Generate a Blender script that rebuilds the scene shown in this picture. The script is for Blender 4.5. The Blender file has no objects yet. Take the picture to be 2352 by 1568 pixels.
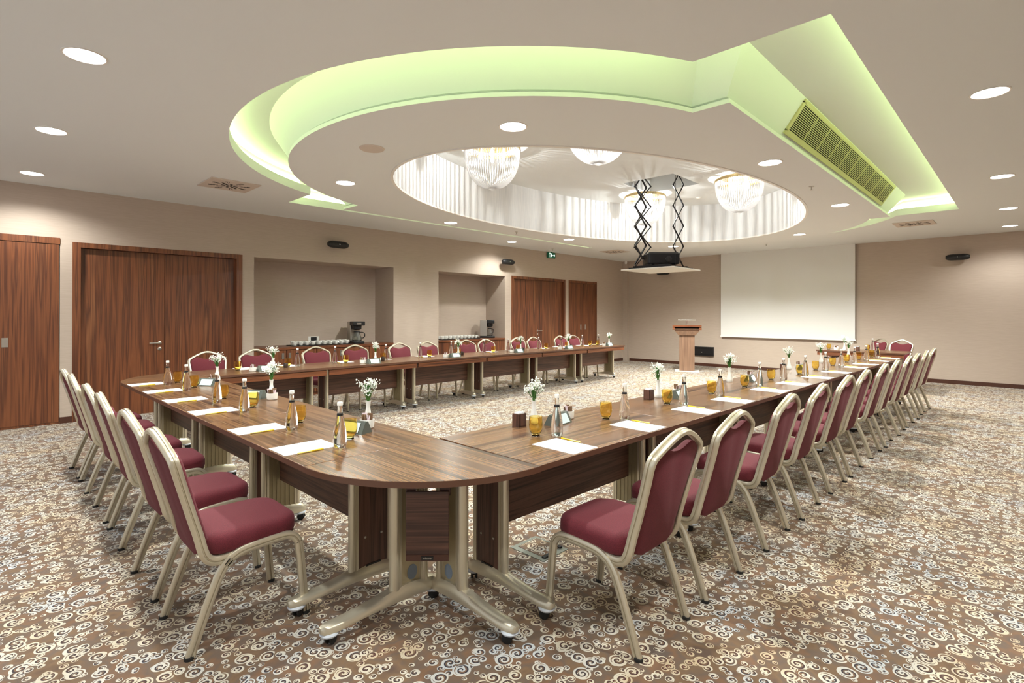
import bpy, math, random
from mathutils import Vector, Matrix
from mathutils.geometry import tessellate_polygon
R = math.radians
PI = math.pi
scene = bpy.context.scene
col = scene.collection
random.seed(7)

# ------------------------------------------------------------------ helpers
def srgb(r, g, b):
    f = lambda c: (c/12.92 if c <= .04045 else ((c+.055)/1.055)**2.4)
    return (f(r/255), f(g/255), f(b/255), 1)

def rot2(x, y, a):
    return x*math.cos(a)-y*math.sin(a), x*math.sin(a)+y*math.cos(a)

class MB:
    def __init__(s): s.v = []; s.f = []; s.m = []; s.cur = 0
    def add(s, vs, fs):
        o = len(s.v); s.v += [tuple(p) for p in vs]
        for f in fs: s.f.append(tuple(i+o for i in f)); s.m.append(s.cur)
    def box(s, a, b, M=None):
        x0, y0, z0 = a; x1, y1, z1 = b
        if x0 > x1: x0, x1 = x1, x0
        if y0 > y1: y0, y1 = y1, y0
        if z0 > z1: z0, z1 = z1, z0
        vs = [(x0,y0,z0),(x1,y0,z0),(x1,y1,z0),(x0,y1,z0),(x0,y0,z1),(x1,y0,z1),(x1,y1,z1),(x0,y1,z1)]
        if M: vs = [M @ Vector(v) for v in vs]
        s.add(vs, [(0,3,2,1),(4,5,6,7),(0,1,5,4),(1,2,6,5),(2,3,7,6),(3,0,4,7)])
        return s
    def sweep(s, path, prof, up=(0,0,1), closed=False, cap=True, scales=None):
        P = [Vector(p) for p in path]; n = len(P); up = Vector(up); k = len(prof); vs = []
        for i in range(n):
            if closed: t = P[(i+1) % n]-P[i-1]
            elif i == 0: t = P[1]-P[0]
            elif i == n-1: t = P[-1]-P[-2]
            else: t = (P[i+1]-P[i]).normalized()+(P[i]-P[i-1]).normalized()
            t.normalize(); a = up.cross(t)
            if a.length < 1e-4: a = Vector((1,0,0)).cross(t)
            a.normalize(); b = t.cross(a); sc = scales[i] if scales else 1
            for (u, w) in prof: vs.append(P[i]+a*u*sc+b*w*sc)
        fs = []
        for i in range(n if closed else n-1):
            j = (i+1) % n
            for q in range(k): fs.append((i*k+q, i*k+(q+1) % k, j*k+(q+1) % k, j*k+q))
        if cap and not closed: fs += [tuple(range(k))[::-1], tuple((n-1)*k+q for q in range(k))]
        s.add(vs, fs); return s
    def tube(s, path, r, seg=8, up=(0,0,1), closed=False, scales=None):
        return s.sweep(path, [(r*math.cos(2*PI*i/seg), r*math.sin(2*PI*i/seg)) for i in range(seg)], up, closed, True, scales)
    def lathe(s, prof, seg=20, c=(0,0,0), M=None):
        vs = []; k = len(prof)
        for i in range(seg):
            a = 2*PI*i/seg
            for (r, z) in prof: vs.append(Vector((c[0]+r*math.cos(a), c[1]+r*math.sin(a), c[2]+z)))
        if M: vs = [M @ v for v in vs]
        fs = []
        for i in range(seg):
            j = (i+1) % seg
            for q in range(k-1): fs.append((i*k+q, j*k+q, j*k+q+1, i*k+q+1))
        s.add(vs, fs)
        if prof[0][0] > 1e-5: s.f.append(tuple(len(s.v)-seg*k+i*k for i in range(seg))[::-1]); s.m.append(s.cur)
        if prof[-1][0] > 1e-5: s.f.append(tuple(len(s.v)-seg*k+i*k+k-1 for i in range(seg))); s.m.append(s.cur)
        return s
    def prism(s, poly, z0, z1, mp=None):
        n = len(poly); mp = mp or (lambda x, y, z: (x, y, z))
        vs = [mp(x, y, z0) for x, y in poly]+[mp(x, y, z1) for x, y in poly]
        s.add(vs, [tuple(range(n))[::-1], tuple(range(n, 2*n))]+[(i, (i+1) % n, n+(i+1) % n, n+i) for i in range(n)])
        return s
    def pillow(s, outline, layers, mp):
        n = len(outline); vs = []
        for (ins, h) in layers:
            for (x, y) in inset(outline, ins): vs.append(mp(x, y, h))
        fs = []
        for L in range(len(layers)-1):
            for i in range(n): fs.append((L*n+i, L*n+(i+1) % n, (L+1)*n+(i+1) % n, (L+1)*n+i))
        fs += [tuple(range(n))[::-1], tuple((len(layers)-1)*n+i for i in range(n))]
        s.add(vs, fs); return s
    def flat(s, loops, z, down=True):
        tri = tessellate_polygon([[Vector((x, y, 0)) for x, y in L] for L in loops])
        pts = [p for L in loops for p in L]
        s.add([(x, y, z) for x, y in pts], [tuple(t) for t in tri]); return s
    def build(s, name, mat, parent=None, smooth=True, ang=35, loc=None, rz=None, bevel=0):
        me = bpy.data.meshes.new(name); me.from_pydata(s.v, [], s.f)
        mats = mat if isinstance(mat, (list, tuple)) else [mat]
        for m in mats: me.materials.append(m)
        if len(mats) > 1:
            for p, i in zip(me.polygons, s.m): p.material_index = i
        me.validate(); me.update()
        import bmesh
        bm = bmesh.new(); bm.from_mesh(me); bmesh.ops.recalc_face_normals(bm, faces=bm.faces); bm.to_mesh(me); bm.free()
        if smooth:
            for p in me.polygons: p.use_smooth = True
            me.set_sharp_from_angle(angle=R(ang))
        o = bpy.data.objects.new(name, me); col.objects.link(o)
        if parent: o.parent = parent
        if loc: o.location = loc
        if rz is not None: o.rotation_euler.z = rz
        if bevel:
            b = o.modifiers.new('bevel', 'BEVEL'); b.width = bevel; b.segments = 2; b.limit_method = 'ANGLE'
        return o

def inset(poly, d):
    if d == 0: return list(poly)
    n = len(poly); out = []
    area = sum(poly[i][0]*poly[(i+1) % n][1]-poly[(i+1) % n][0]*poly[i][1] for i in range(n))
    sg = 1 if area > 0 else -1
    for i in range(n):
        p0 = Vector(poly[i-1]); p1 = Vector(poly[i]); p2 = Vector(poly[(i+1) % n])
        a = (p1-p0).normalized(); b = (p2-p1).normalized()
        na = Vector((-a.y, a.x))*sg; nb = Vector((-b.y, b.x))*sg
        m = (na+nb)
        if m.length < 1e-6: m = na
        m.normalize(); c = max(.35, m.dot(na)); q = p1+m*(d/c); out.append((q.x, q.y))
    return out

def rrect(x0, y0, x1, y1, r, seg=5):
    if not isinstance(r, (list, tuple)): r = [r]*4
    cs = [(x0+r[0], y0+r[0], PI, r[0]), (x1-r[1], y0+r[1], 1.5*PI, r[1]), (x1-r[2], y1-r[2], 0, r[2]), (x0+r[3], y1-r[3], .5*PI, r[3])]
    out = []
    for cx, cy, a0, rr in cs:
        for i in range(seg+1):
            a = a0+i*PI/2/seg; out.append((cx+rr*math.cos(a), cy+rr*math.sin(a)))
    return out

def smooth_path(pts, k=4):
    P = [Vector(p) for p in pts]; out = []
    for i in range(len(P)-1):
        p0 = P[max(i-1, 0)]; p1 = P[i]; p2 = P[i+1]; p3 = P[min(i+2, len(P)-1)]
        for j in range(k):
            t = j/k
            out.append(.5*((2*p1)+(p2-p0)*t+(2*p0-5*p1+4*p2-p3)*t*t+(3*p1-p0-3*p2+p3)*t**3))
    out.append(P[-1]); return out

def tag(o, label=None, cat=None, group=None, kind=None):
    if label: o['label'] = label
    if cat: o['category'] = cat
    if group: o['group'] = group
    if kind: o['kind'] = kind
    return o

def thing(name, label, cat, loc=(0,0,0), rz=0, group=None):
    o = bpy.data.objects.new(name, None); col.objects.link(o); o.empty_display_size = .1
    o.location = loc; o.rotation_euler = (0, 0, rz)
    return tag(o, label, cat, group)

def copy_tree(o, parent=None):
    c = o.copy(); col.objects.link(c)
    if parent: c.parent = parent
    for ch in list(o.children): copy_tree(ch, c)
    return c

used = set()
def place(proto, loc, rz, label, group=None):
    """first use moves the prototype itself, later uses copy it with its parts"""
    if proto.name in used: o = copy_tree(proto)
    else: o = proto; used.add(proto.name)
    o.location = loc; o.rotation_euler = (0, 0, rz); o['label'] = label
    if group: o['group'] = group
    return o

ORD = ['first', 'second', 'third', 'fourth', 'fifth', 'sixth', 'seventh', 'eighth', 'ninth', 'tenth', 'eleventh', 'twelfth', 'thirteenth', 'fourteenth']

# ------------------------------------------------------------------ materials
def newmat(name):
    m = bpy.data.materials.new(name); m.use_nodes = True
    nt = m.node_tree; b = nt.nodes['Principled BSDF']; return m, nt, b

def plain(name, c, rough=.5, metal=0, **kw):
    m, nt, b = newmat(name)
    b.inputs['Base Color'].default_value = c; b.inputs['Roughness'].default_value = rough; b.inputs['Metallic'].default_value = metal
    for k, v in kw.items(): b.inputs[k.replace('_', ' ')].default_value = v
    # faint procedural unevenness
    t = nt.nodes.new('ShaderNodeTexNoise'); t.inputs['Scale'].default_value = 60
    mr = nt.nodes.new('ShaderNodeMapRange'); mr.inputs['To Min'].default_value = max(0, rough-.04); mr.inputs['To Max'].default_value = min(1, rough+.04)
    nt.links.new(t.outputs['Fac'], mr.inputs['Value']); nt.links.new(mr.outputs['Result'], b.inputs['Roughness'])
    return m

def emis(name, c, s):
    m, nt, b = newmat(name); b.inputs['Base Color'].default_value = (.8,.8,.8,1)
    b.inputs['Emission Color'].default_value = c; b.inputs['Emission Strength'].default_value = s; return m

def ramp(nt, stops):
    r = nt.nodes.new('ShaderNodeValToRGB'); e = r.color_ramp.elements
    while len(e) < len(stops): e.new(.5)
    for el, (p, c) in zip(e, stops): el.position = p; el.color = c
    return r

def mth(nt, op, a, b=None, c=None):
    n = nt.nodes.new('ShaderNodeMath'); n.operation = op
    for i, v in enumerate((a, b, c)):
        if v is None: continue
        if isinstance(v, (int, float)): n.inputs[i].default_value = v
        else: nt.links.new(v, n.inputs[i])
    return n.outputs[0]

def wood(name, axis, stops, rough=.35, stretch=14, fine=60, big=1.0, coat=0):
    """striped walnut veneer, grain along the given local axis"""
    m, nt, b = newmat(name); L = nt.links
    tc = nt.nodes.new('ShaderNodeTexCoord'); oi = nt.nodes.new('ShaderNodeObjectInfo')
    off = nt.nodes.new('ShaderNodeVectorMath'); off.operation = 'MULTIPLY_ADD'
    comb = nt.nodes.new('ShaderNodeCombineXYZ')
    for i in range(3): L.new(oi.outputs['Random'], comb.inputs[i])
    L.new(comb.outputs[0], off.inputs[0]); off.inputs[1].default_value = (7.3, 3.1, 5.7); L.new(tc.outputs['Object'], off.inputs[2])
    def mapped(s_along, s_across):
        mp = nt.nodes.new('ShaderNodeMapping'); sc = [s_across]*3; sc[axis] = s_along
        mp.inputs['Scale'].default_value = sc; L.new(off.outputs[0], mp.inputs['Vector']); return mp.outputs[0]
    n1 = nt.nodes.new('ShaderNodeTexNoise'); n1.inputs['Scale'].default_value = 1; n1.inputs['Detail'].default_value = 3; n1.inputs['Distortion'].default_value = .35
    L.new(mapped(big, stretch), n1.inputs['Vector'])
    n2 = nt.nodes.new('ShaderNodeTexNoise'); n2.inputs['Scale'].default_value = 1; n2.inputs['Detail'].default_value = 2; n2.inputs['Distortion'].default_value = .2
    L.new(mapped(big*1.6, fine), n2.inputs['Vector'])
    s = mth(nt, 'MULTIPLY_ADD', n2.outputs['Fac'], .42, mth(nt, 'MULTIPLY', n1.outputs['Fac'], .72))
    s = mth(nt, 'SUBTRACT', s, .07)
    r = ramp(nt, stops); L.new(s, r.inputs[0]); L.new(r.outputs[0], b.inputs['Base Color'])
    b.inputs['Roughness'].default_value = rough
    if coat: b.inputs['Coat Weight'].default_value = coat; b.inputs['Coat Roughness'].default_value = .25
    return m

TOPS = [(.32, srgb(52,35,26)), (.42, srgb(90,62,43)), (.48, srgb(128,92,62)), (.54, srgb(72,50,37)), (.60, srgb(134,100,72)), (.66, srgb(84,60,45)), (.74, srgb(118,88,64))]
DARK = [(.30, srgb(46,28,24)), (.42, srgb(78,50,40)), (.52, srgb(104,70,56)), (.6, srgb(66,42,34)), (.7, srgb(96,66,54))]
REDW = [(.26, srgb(52,26,16)), (.38, srgb(92,50,30)), (.48, srgb(126,74,44)), (.56, srgb(86,46,28)), (.66, srgb(136,86,54)), (.78, srgb(70,38,24))]
M = {}
M['top'] = wood('walnut_top', 0, TOPS, .26, 15, 42, .38, .12)
M['top_y'] = wood('walnut_top_cross', 1, TOPS, .26, 15, 42, .38, .12)
M['panel_x'] = wood('walnut_panel', 0, DARK, .42, 22, 80, .9)
M['panel_z'] = wood('walnut_upright', 2, DARK, .42, 14, 60, .9)
M['apron'] = wood('walnut_apron', 0, REDW, .36, 24, 80, .7)
M['door'] = wood('walnut_door', 2, REDW, .38, 7, 34, .45, .1)
M['base'] = plain('dark_skirting', srgb(74,42,30), .4)
M['champ'] = plain('champagne_metal', srgb(208,200,180), .32, .7)
M['champ_d'] = plain('champagne_dull', srgb(188,176,146), .42, .55)
M['champ_p'] = plain('champagne_shaded', srgb(158,146,116), .45, .5)  # darker copy of the leg metal, shade on inner plates put into the colour
M['edge'] = plain('walnut_edge_band', srgb(92,60,44), .4)
M['steel'] = plain('brushed_steel', srgb(190,185,178), .3, .9)
M['chrome'] = plain('chrome', srgb(215,215,215), .12, 1)
M['black'] = plain('black_plastic', srgb(20,20,22), .4)
M['blackm'] = plain('black_metal', srgb(24,24,28), .35, .4)
M['rubber'] = plain('dark_rubber', srgb(30,30,30), .7)
M['cup_disc'] = plain('pale_caster_cup', srgb(205,212,222), .35)
M['white'] = plain('white_ceramic', srgb(238,236,230), .2)
M['paper'] = plain('paper', srgb(244,244,246), .8)
M['card'] = plain('card', srgb(205,222,226), .6)
M['sticker'] = plain('oval_sticker', srgb(120,132,146), .5)
M['yellow'] = plain('yellow_plastic', srgb(226,186,20), .35)
M['pale_yellow'] = plain('pale_yellow_plastic', srgb(236,214,110), .35)
M['brown'] = plain('sachet_brown', srgb(128,98,72), .6)
M['pink'] = plain('sachet_pink', srgb(226,206,214), .6)
M['stem'] = plain('green_stem', srgb(74,120,48), .6)
M['leaf'] = plain('green_leaf', srgb(60,110,44), .6)
M['blossom'] = plain('white_blossom', srgb(240,242,234), .7)
M['screen'] = plain('screen_fabric', srgb(226,224,222), .85)
M['green'] = plain('sign_green', srgb(20,112,82), .4)
M['signw'] = emis('sign_white', (.75, 1, .88, 1), .9)
M['gold'] = plain('gold_ring', srgb(214,190,140), .25, 1)
M['lamp'] = emis('downlight_glow', (1, .97, .9, 1), 14)
M['bulb'] = emis('bulb_glow', (1, .97, .93, 1), 9)
M['cove'] = emis('cove_glow', (.71, 1, .37, 1), 7.2)
M['plateg'] = plain('satin_plate', srgb(124,128,120), .4, .5)
M['ventc'] = plain('vent_face', srgb(208,194,182), .6)
M['dark'] = plain('dark_void', srgb(22,20,18), .8)
M['grey'] = plain('dull_grey', srgb(120,120,118), .5)

def paint(name, c, scale=200, amt=.02):
    m, nt, b = newmat(name); L = nt.links
    tc = nt.nodes.new('ShaderNodeTexCoord'); n = nt.nodes.new('ShaderNodeTexNoise'); n.inputs['Scale'].default_value = scale; n.inputs['Detail'].default_value = 3
    L.new(tc.outputs['Object'], n.inputs['Vector'])
    bp = nt.nodes.new('ShaderNodeBump'); bp.inputs['Strength'].default_value = .05; bp.inputs['Distance'].default_value = .002
    L.new(n.outputs['Fac'], bp.inputs['Height']); L.new(bp.outputs[0], b.inputs['Normal'])
    b.inputs['Base Color'].default_value = c; b.inputs['Roughness'].default_value = .85; return m
M['ceil'] = paint('ceiling_paint', srgb(228,230,230))
M['plate_white'] = plain('white_lacquer', srgb(228,224,216), .4)
M['trimw'] = plain('white_trim', srgb(236,232,226), .4)

def wallpaper(name, c1, c2, sx, sz, rough=.7):
    m, nt, b = newmat(name); L = nt.links
    tc = nt.nodes.new('ShaderNodeTexCoord'); mp = nt.nodes.new('ShaderNodeMapping'); mp.inputs['Scale'].default_value = (sx, sx, sz)
    n = nt.nodes.new('ShaderNodeTexNoise'); n.inputs['Scale'].default_value = 1; n.inputs['Detail'].default_value = 4
    L.new(tc.outputs['Object'], mp.inputs[0]); L.new(mp.outputs[0], n.inputs['Vector'])
    r = ramp(nt, [(.3, c1), (.7, c2)]); L.new(n.outputs['Fac'], r.inputs[0]); L.new(r.outputs[0], b.inputs['Base Color'])
    b.inputs['Roughness'].default_value = rough; return m
M['wall'] = wallpaper('taupe_wallpaper', srgb(182,165,151), srgb(189,172,158), 6, 90)
M['oval'] = wallpaper('silver_wallpaper', srgb(206,206,206), srgb(224,222,220), 60, 3, .45)

def fabric(name, c1, c2):
    m, nt, b = newmat(name); L = nt.links
    tc = nt.nodes.new('ShaderNodeTexCoord'); n = nt.nodes.new('ShaderNodeTexNoise'); n.inputs['Scale'].default_value = 350; n.inputs['Detail'].default_value = 2
    L.new(tc.outputs['Object'], n.inputs['Vector']); r = ramp(nt, [(.35, c1), (.65, c2)])
    L.new(n.outputs['Fac'], r.inputs[0]); L.new(r.outputs[0], b.inputs['Base Color'])
    b.inputs['Roughness'].default_value = .85; b.inputs['Sheen Weight'].default_value = .12; b.inputs['Sheen Tint'].default_value = (.9,.4,.45,1)
    bp = nt.nodes.new('ShaderNodeBump'); bp.inputs['Strength'].default_value = .25; bp.inputs['Distance'].default_value = .001
    L.new(n.outputs['Fac'], bp.inputs['Height']); L.new(bp.outputs[0], b.inputs['Normal']); return m
M['maroon'] = fabric('maroon_fabric', srgb(80,16,28), srgb(104,27,39))

def glass(name, c, rough=0.0, ior=1.45):
    m, nt, b = newmat(name); b.inputs['Base Color'].default_value = c; b.inputs['Roughness'].default_value = rough
    b.inputs['Transmission Weight'].default_value = 1; b.inputs['IOR'].default_value = ior; return m
M['glass'] = glass('clear_glass', (.96,.97,.97,1), 0, 1.36)
M['amber'] = glass('amber_glass', (1,.84,.36,1), 0, 1.3)
M['frost'] = glass('frosted_acrylic', (.86,.9,.9,1), .25, 1.3)

def crystal():
    m, nt, b = newmat('crystal_beads'); L = nt.links
    b.inputs['Base Color'].default_value = (.85,.85,.86,1); b.inputs['Roughness'].default_value = .1
    tr = nt.nodes.new('ShaderNodeBsdfTranslucent'); tr.inputs[0].default_value = (.78,.78,.79,1)
    tc = nt.nodes.new('ShaderNodeTexCoord'); w = nt.nodes.new('ShaderNodeTexWave'); w.inputs['Scale'].default_value = 30; w.bands_direction = 'Z'
    L.new(tc.outputs['Object'], w.inputs['Vector'])
    mx = nt.nodes.new('ShaderNodeMixShader'); f = mth(nt, 'MULTIPLY_ADD', w.outputs['Fac'], .2, .5); L.new(f, mx.inputs[0])
    L.new(b.outputs[0], mx.inputs[1]); L.new(tr.outputs[0], mx.inputs[2]); L.new(mx.outputs[0], nt.nodes['Material Output'].inputs[0]); return m
M['crystal'] = crystal()

def carpet():
    m, nt, b = newmat('swirl_carpet'); L = nt.links; N = nt.nodes
    tc = N.new('ShaderNodeTexCoord')
    def noise(scale, detail=2):
        n = N.new('ShaderNodeTexNoise'); n.inputs['Scale'].default_value = scale; n.inputs['Detail'].default_value = detail
        L.new(tc.outputs['Object'], n.inputs['Vector']); return n
    nb = noise(5.5, 3)
    base = ramp(nt, [(.30, srgb(88,66,52)), (.42, srgb(118,90,62)), (.5, srgb(102,84,70)), (.58, srgb(122,88,60)), (.7, srgb(96,80,70))])
    L.new(nb.outputs['Fac'], base.inputs[0])
    tint = noise(3.2, 2)
    cream = ramp(nt, [(.34, srgb(196,176,144)), (.44, srgb(208,198,176)), (.56, srgb(204,199,188)), (.68, srgb(186,190,192))])
    L.new(tint.outputs['Fac'], cream.inputs[0])
    dk = ramp(nt, [(.35, srgb(78,32,24)), (.5, srgb(52,32,30)), (.65, srgb(34,32,46))]); L.new(tint.outputs['Fac'], dk.inputs[0])
    cur = base.outputs[0]
    def layer(cur, scale, r0, r1, pitch, seedoff):
        mp = N.new('ShaderNodeMapping'); mp.inputs['Location'].default_value = (seedoff, seedoff*.7, 0); L.new(tc.outputs['Object'], mp.inputs[0])
        v = N.new('ShaderNodeTexVoronoi'); v.voronoi_dimensions = '2D'; v.inputs['Scale'].default_value = scale; v.inputs['Randomness'].default_value = .82
        L.new(mp.outputs[0], v.inputs['Vector'])
        d = N.new('ShaderNodeVectorMath'); d.operation = 'SUBTRACT'; L.new(mp.outputs[0], d.inputs[0]); L.new(v.outputs['Position'], d.inputs[1])
        s = N.new('ShaderNodeSeparateXYZ'); L.new(d.outputs[0], s.inputs[0])
        th = mth(nt, 'ARCTAN2', s.outputs[1], s.outputs[0])
        r = mth(nt, 'SQRT', mth(nt, 'ADD', mth(nt, 'MULTIPLY', s.outputs[0], s.outputs[0]), mth(nt, 'MULTIPLY', s.outputs[1], s.outputs[1])))
        sc = N.new('ShaderNodeSeparateColor'); L.new(v.outputs['Color'], sc.inputs[0])
        RR = mth(nt, 'MULTIPLY_ADD', sc.outputs[0], r1-r0, r0)
        sgn = mth(nt, 'SUBTRACT', mth(nt, 'MULTIPLY', mth(nt, 'GREATER_THAN', sc.outputs[1], .5), 2), 1)
        ang = mth(nt, 'MULTIPLY', mth(nt, 'MULTIPLY', th, sgn), 1/(2*PI))
        # phase measured inward from the rim so that every swirl ends in a cream ring
        ph = mth(nt, 'FRACT', mth(nt, 'ADD', mth(nt, 'ADD', mth(nt, 'DIVIDE', mth(nt, 'SUBTRACT', RR, r), pitch), ang), sc.outputs[2]))
        inside = mth(nt, 'LESS_THAN', r, RR)
        rim = mth(nt, 'GREATER_THAN', r, mth(nt, 'MULTIPLY', RR, .80))
        iscream = mth(nt, 'MULTIPLY', inside, mth(nt, 'MAXIMUM', rim, mth(nt, 'LESS_THAN', ph, .40)))
        isdark = mth(nt, 'MULTIPLY', inside, mth(nt, 'MULTIPLY', mth(nt, 'MULTIPLY', mth(nt, 'SUBTRACT', 1, rim), mth(nt, 'GREATER_THAN', ph, .41)), mth(nt, 'LESS_THAN', ph, .70)))
        for mask, c in ((iscream, cream.outputs[0]), (isdark, dk.outputs[0])):
            mx = N.new('ShaderNodeMix'); mx.data_type = 'RGBA'
            L.new(mask, mx.inputs['Factor']); L.new(cur, mx.inputs['A']); L.new(c, mx.inputs['B']); cur = mx.outputs['Result']
        return cur
    cur = layer(cur, 18, .010, .021, .0180, 3.3)
    cur = layer(cur, 11.6, .017, .040, .0225, .6)
    fz = noise(900, 1)
    mx = N.new('ShaderNodeMix'); mx.data_type = 'RGBA'; mx.blend_type = 'MULTIPLY'; mx.inputs['Factor'].default_value = .35
    L.new(cur, mx.inputs['A']); L.new(fz.outputs['Color'], mx.inputs['B'])
    L.new(cur, b.inputs['Base Color'])
    b.inputs['Roughness'].default_value = .95; b.inputs['Sheen Weight'].default_value = .2
    bp = N.new('ShaderNodeBump'); bp.inputs['Strength'].default_value = .3; bp.inputs['Distance'].default_value = .003
    L.new(fz.outputs['Fac'], bp.inputs['Height']); L.new(bp.outputs[0], b.inputs['Normal'])
    return m
M['carpet'] = carpet()

# ------------------------------------------------------------------ room shell
H = 3.2; HI = 3.1; ZR = 3.46; ZO = 3.9
YW = 9.42; XW = 14.9; YN = 10.13
def struct(name, mb, mat, **k): return tag(mb.build(name, mat, **k), kind='structure')

struct('floor', MB().box((-2.5, -3.5, -.05), (15.2, 10.3, 0)), M['carpet'], smooth=False)
w = MB()
def seg(x0, x1, z0=0, z1=3.4, y0=YW, y1=YW+.12): w.box((x0, y0, z0), (x1, y1, z1))
seg(-2.5, .86, 2.52); seg(.86, .99); seg(.99, 3.19, 2.48); seg(3.19, 3.38)
seg(3.38, 6.14, 2.46); seg(6.14, 7.31); seg(7.31, 9.41, 2.45); seg(9.41, 9.63); seg(9.63, 11.82, 2.475); seg(11.82, 11.98); seg(11.98, 13.35, 2.47); seg(13.35, XW+.1)
for x0, x1, zt in ((3.38, 6.14, 2.46), (7.31, 9.41, 2.45)):
    w.box((x0-.08, YW+.12, 0), (x0, YN+.1, zt)); w.box((x1, YW+.12, 0), (x1+.08, YN+.1, zt))
    w.box((x0-.08, YN, 0), (x1+.08, YN+.1, zt)); w.box((x0-.08, YW+.12, zt), (x1+.08, YN+.1, zt+.1))
w.box((-2.5, YW+.2, 0), (.95, YW+.3, 2.6)); w.box((.95, YW+.2, 0), (3.25, YW+.3, 2.6)); w.box((9.55, YW+.2, 0), (13.45, YW+.3, 2.6))
struct('wall_left', w, M['wall'], smooth=False)
struct('wall_back', MB().box((XW, -3.5, 0), (XW+.15, YW+.12, 3.4)), M['wall'], smooth=False)
b = MB()
for x0, x1 in ((.86, .99), (3.19, 3.38), (6.14, 7.31), (9.41, 9.63), (11.82, 11.98), (13.35, XW)): b.box((x0, YW-.015, 0), (x1, YW, .085))
struct('wall_right', MB().box((-2.5, -2.0, 0), (15.1, -1.85, 3.4)), M['wall'], smooth=False)
struct('baseboard_left', b, M['base'], smooth=False)
struct('baseboard_back', MB().box((XW-.015, -3.5, 0), (XW, YW-.2, .085)), M['base'], smooth=False)
struct('trim_1', MB().box((XW-.1, YW-.17, 0), (XW, YW, H)), M['wall'], smooth=False)

def arc(cx, cy, r, a0, a1, n=40): return [(cx+r*math.cos(a0+(a1-a0)*i/n), cy+r*math.sin(a0+(a1-a0)*i/n)) for i in range(n+1)]
aO = math.acos(1.32/3.15)
OUT = arc(4.72, 4.48, 3.15, PI-aO, PI+aO, 56)+[(3.4, .8), (11.13, .8)]+arc(9.81, 4.48, 3.15, -aO, aO, 56)+[(11.13, 8.09), (3.4, 8.09)]
aI = math.acos(.8/2.69)
ISL = arc(4.84, 4.5, 2.69, PI-aI, PI+aI, 56)+[(4.04, 1.65), (10.5, 1.65)]+arc(9.70, 4.5, 2.69, -aI, aI, 56)+[(10.5, 7.5), (4.04, 7.5)]
OVAL = [(7.28+4.1*math.cos(2*PI*i/96), 4.52+2.3*math.sin(2*PI*i/96)) for i in range(96)]
def ring(mb, A, za, B, zb):
    n = len(A); mb.add([(x, y, za) for x, y in A]+[(x, y, zb) for x, y in B], [(i, (i+1) % n, n+(i+1) % n, n+i) for i in range(n)])
c = MB()
rect = [(-2.5, -3.5), (XW+.15, -3.5), (XW+.15, YW+.12), (-2.5, YW+.12)]
c.flat([rect, OUT], H)
O12 = inset(OUT, -.13)
ring(c, OUT, H, OUT, 3.31); ring(c, OUT, 3.31, O12, 3.31); ring(c, O12, 3.31, O12, ZR)
ovr = OVAL
c.flat([inset(OUT, -.13), inset(OVAL, -.02)], ZR)
c.flat([rect, O12], H+.35)
struct('ceiling', c, M['ceil'], ang=30)
c = MB(); c.flat([inset(ISL, -.032), OVAL], HI)
prof = [(.032, HI), (.032, HI+.034), (-.025, HI+.034), (-.025, HI+.062), (0, HI+.064), (.21, ZR)]
for (o0, z0), (o1, z1) in zip(prof, prof[1:]): ring(c, inset(ISL, -o0), z0, inset(ISL, -o1), z1)
struct('ceiling', c, M['ceil'], ang=25)
c = MB(); ring(c, OVAL, HI, OVAL, ZO); struct('wall_oval', c, M['oval'], ang=60)
HX, HY, HS = 8.88, 4.84, .5
hatch = [(HX-HS, HY-HS), (HX+HS, HY-HS), (HX+HS, HY+HS), (HX-HS, HY+HS)]
c = MB(); c.flat([inset(OVAL, -.01), hatch], ZO)
ring(c, hatch, ZO, hatch, ZO+.35); c.flat([hatch], ZO+.35)
struct('ceiling', c, M['ceil'], smooth=False)
c = MB(); c.sweep([(x, y, HI+.002) for x, y in OVAL], [(-.012,-.012), (.02,-.012), (.02,.012), (-.012,.012)], closed=True)
struct('trim_2', c, M['trimw'])

# cove light strip along the outer wall of the recess
s_ = MB(); A = inset(OUT, -.118); B = inset(OUT, -.128)
ring(s_, A, 3.335, A, 3.415); ring(s_, A, 3.335, B, 3.335); ring(s_, A, 3.415, B, 3.415); ring(s_, B, 3.335, B, 3.415)
tag(s_.build('cove_light', M['cove'], ang=50), 'glowing lime green light strip around the big ceiling recess', 'light strip')

# ------------------------------------------------------------------ doors
def handle(px, pz, y, d, parent):
    h = MB().lathe([(.0, 0), (.026, 0), (.026, .008), (.012, .012), (.010, .045), (0, .045)], 16, M=Matrix.Translation((px, y, pz)) @ Matrix.Rotation(PI/2, 4, 'X'))
    h.tube(smooth_path([(px, y-.045, pz), (px+d*.02, y-.055, pz), (px+d*.06, y-.055, pz), (px+d*.14, y-.055, pz)], 3), .009, 8)
    h.build('door_handle', M['steel'], parent)
    MB().lathe([(0, 0), (.026, 0), (.026, .008), (.02, .01), (0, .01)], 16, M=Matrix.Translation((px, y, pz-.09)) @ Matrix.Rotation(PI/2, 4, 'X')).build('lock_rosette', M['steel'], parent)

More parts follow.
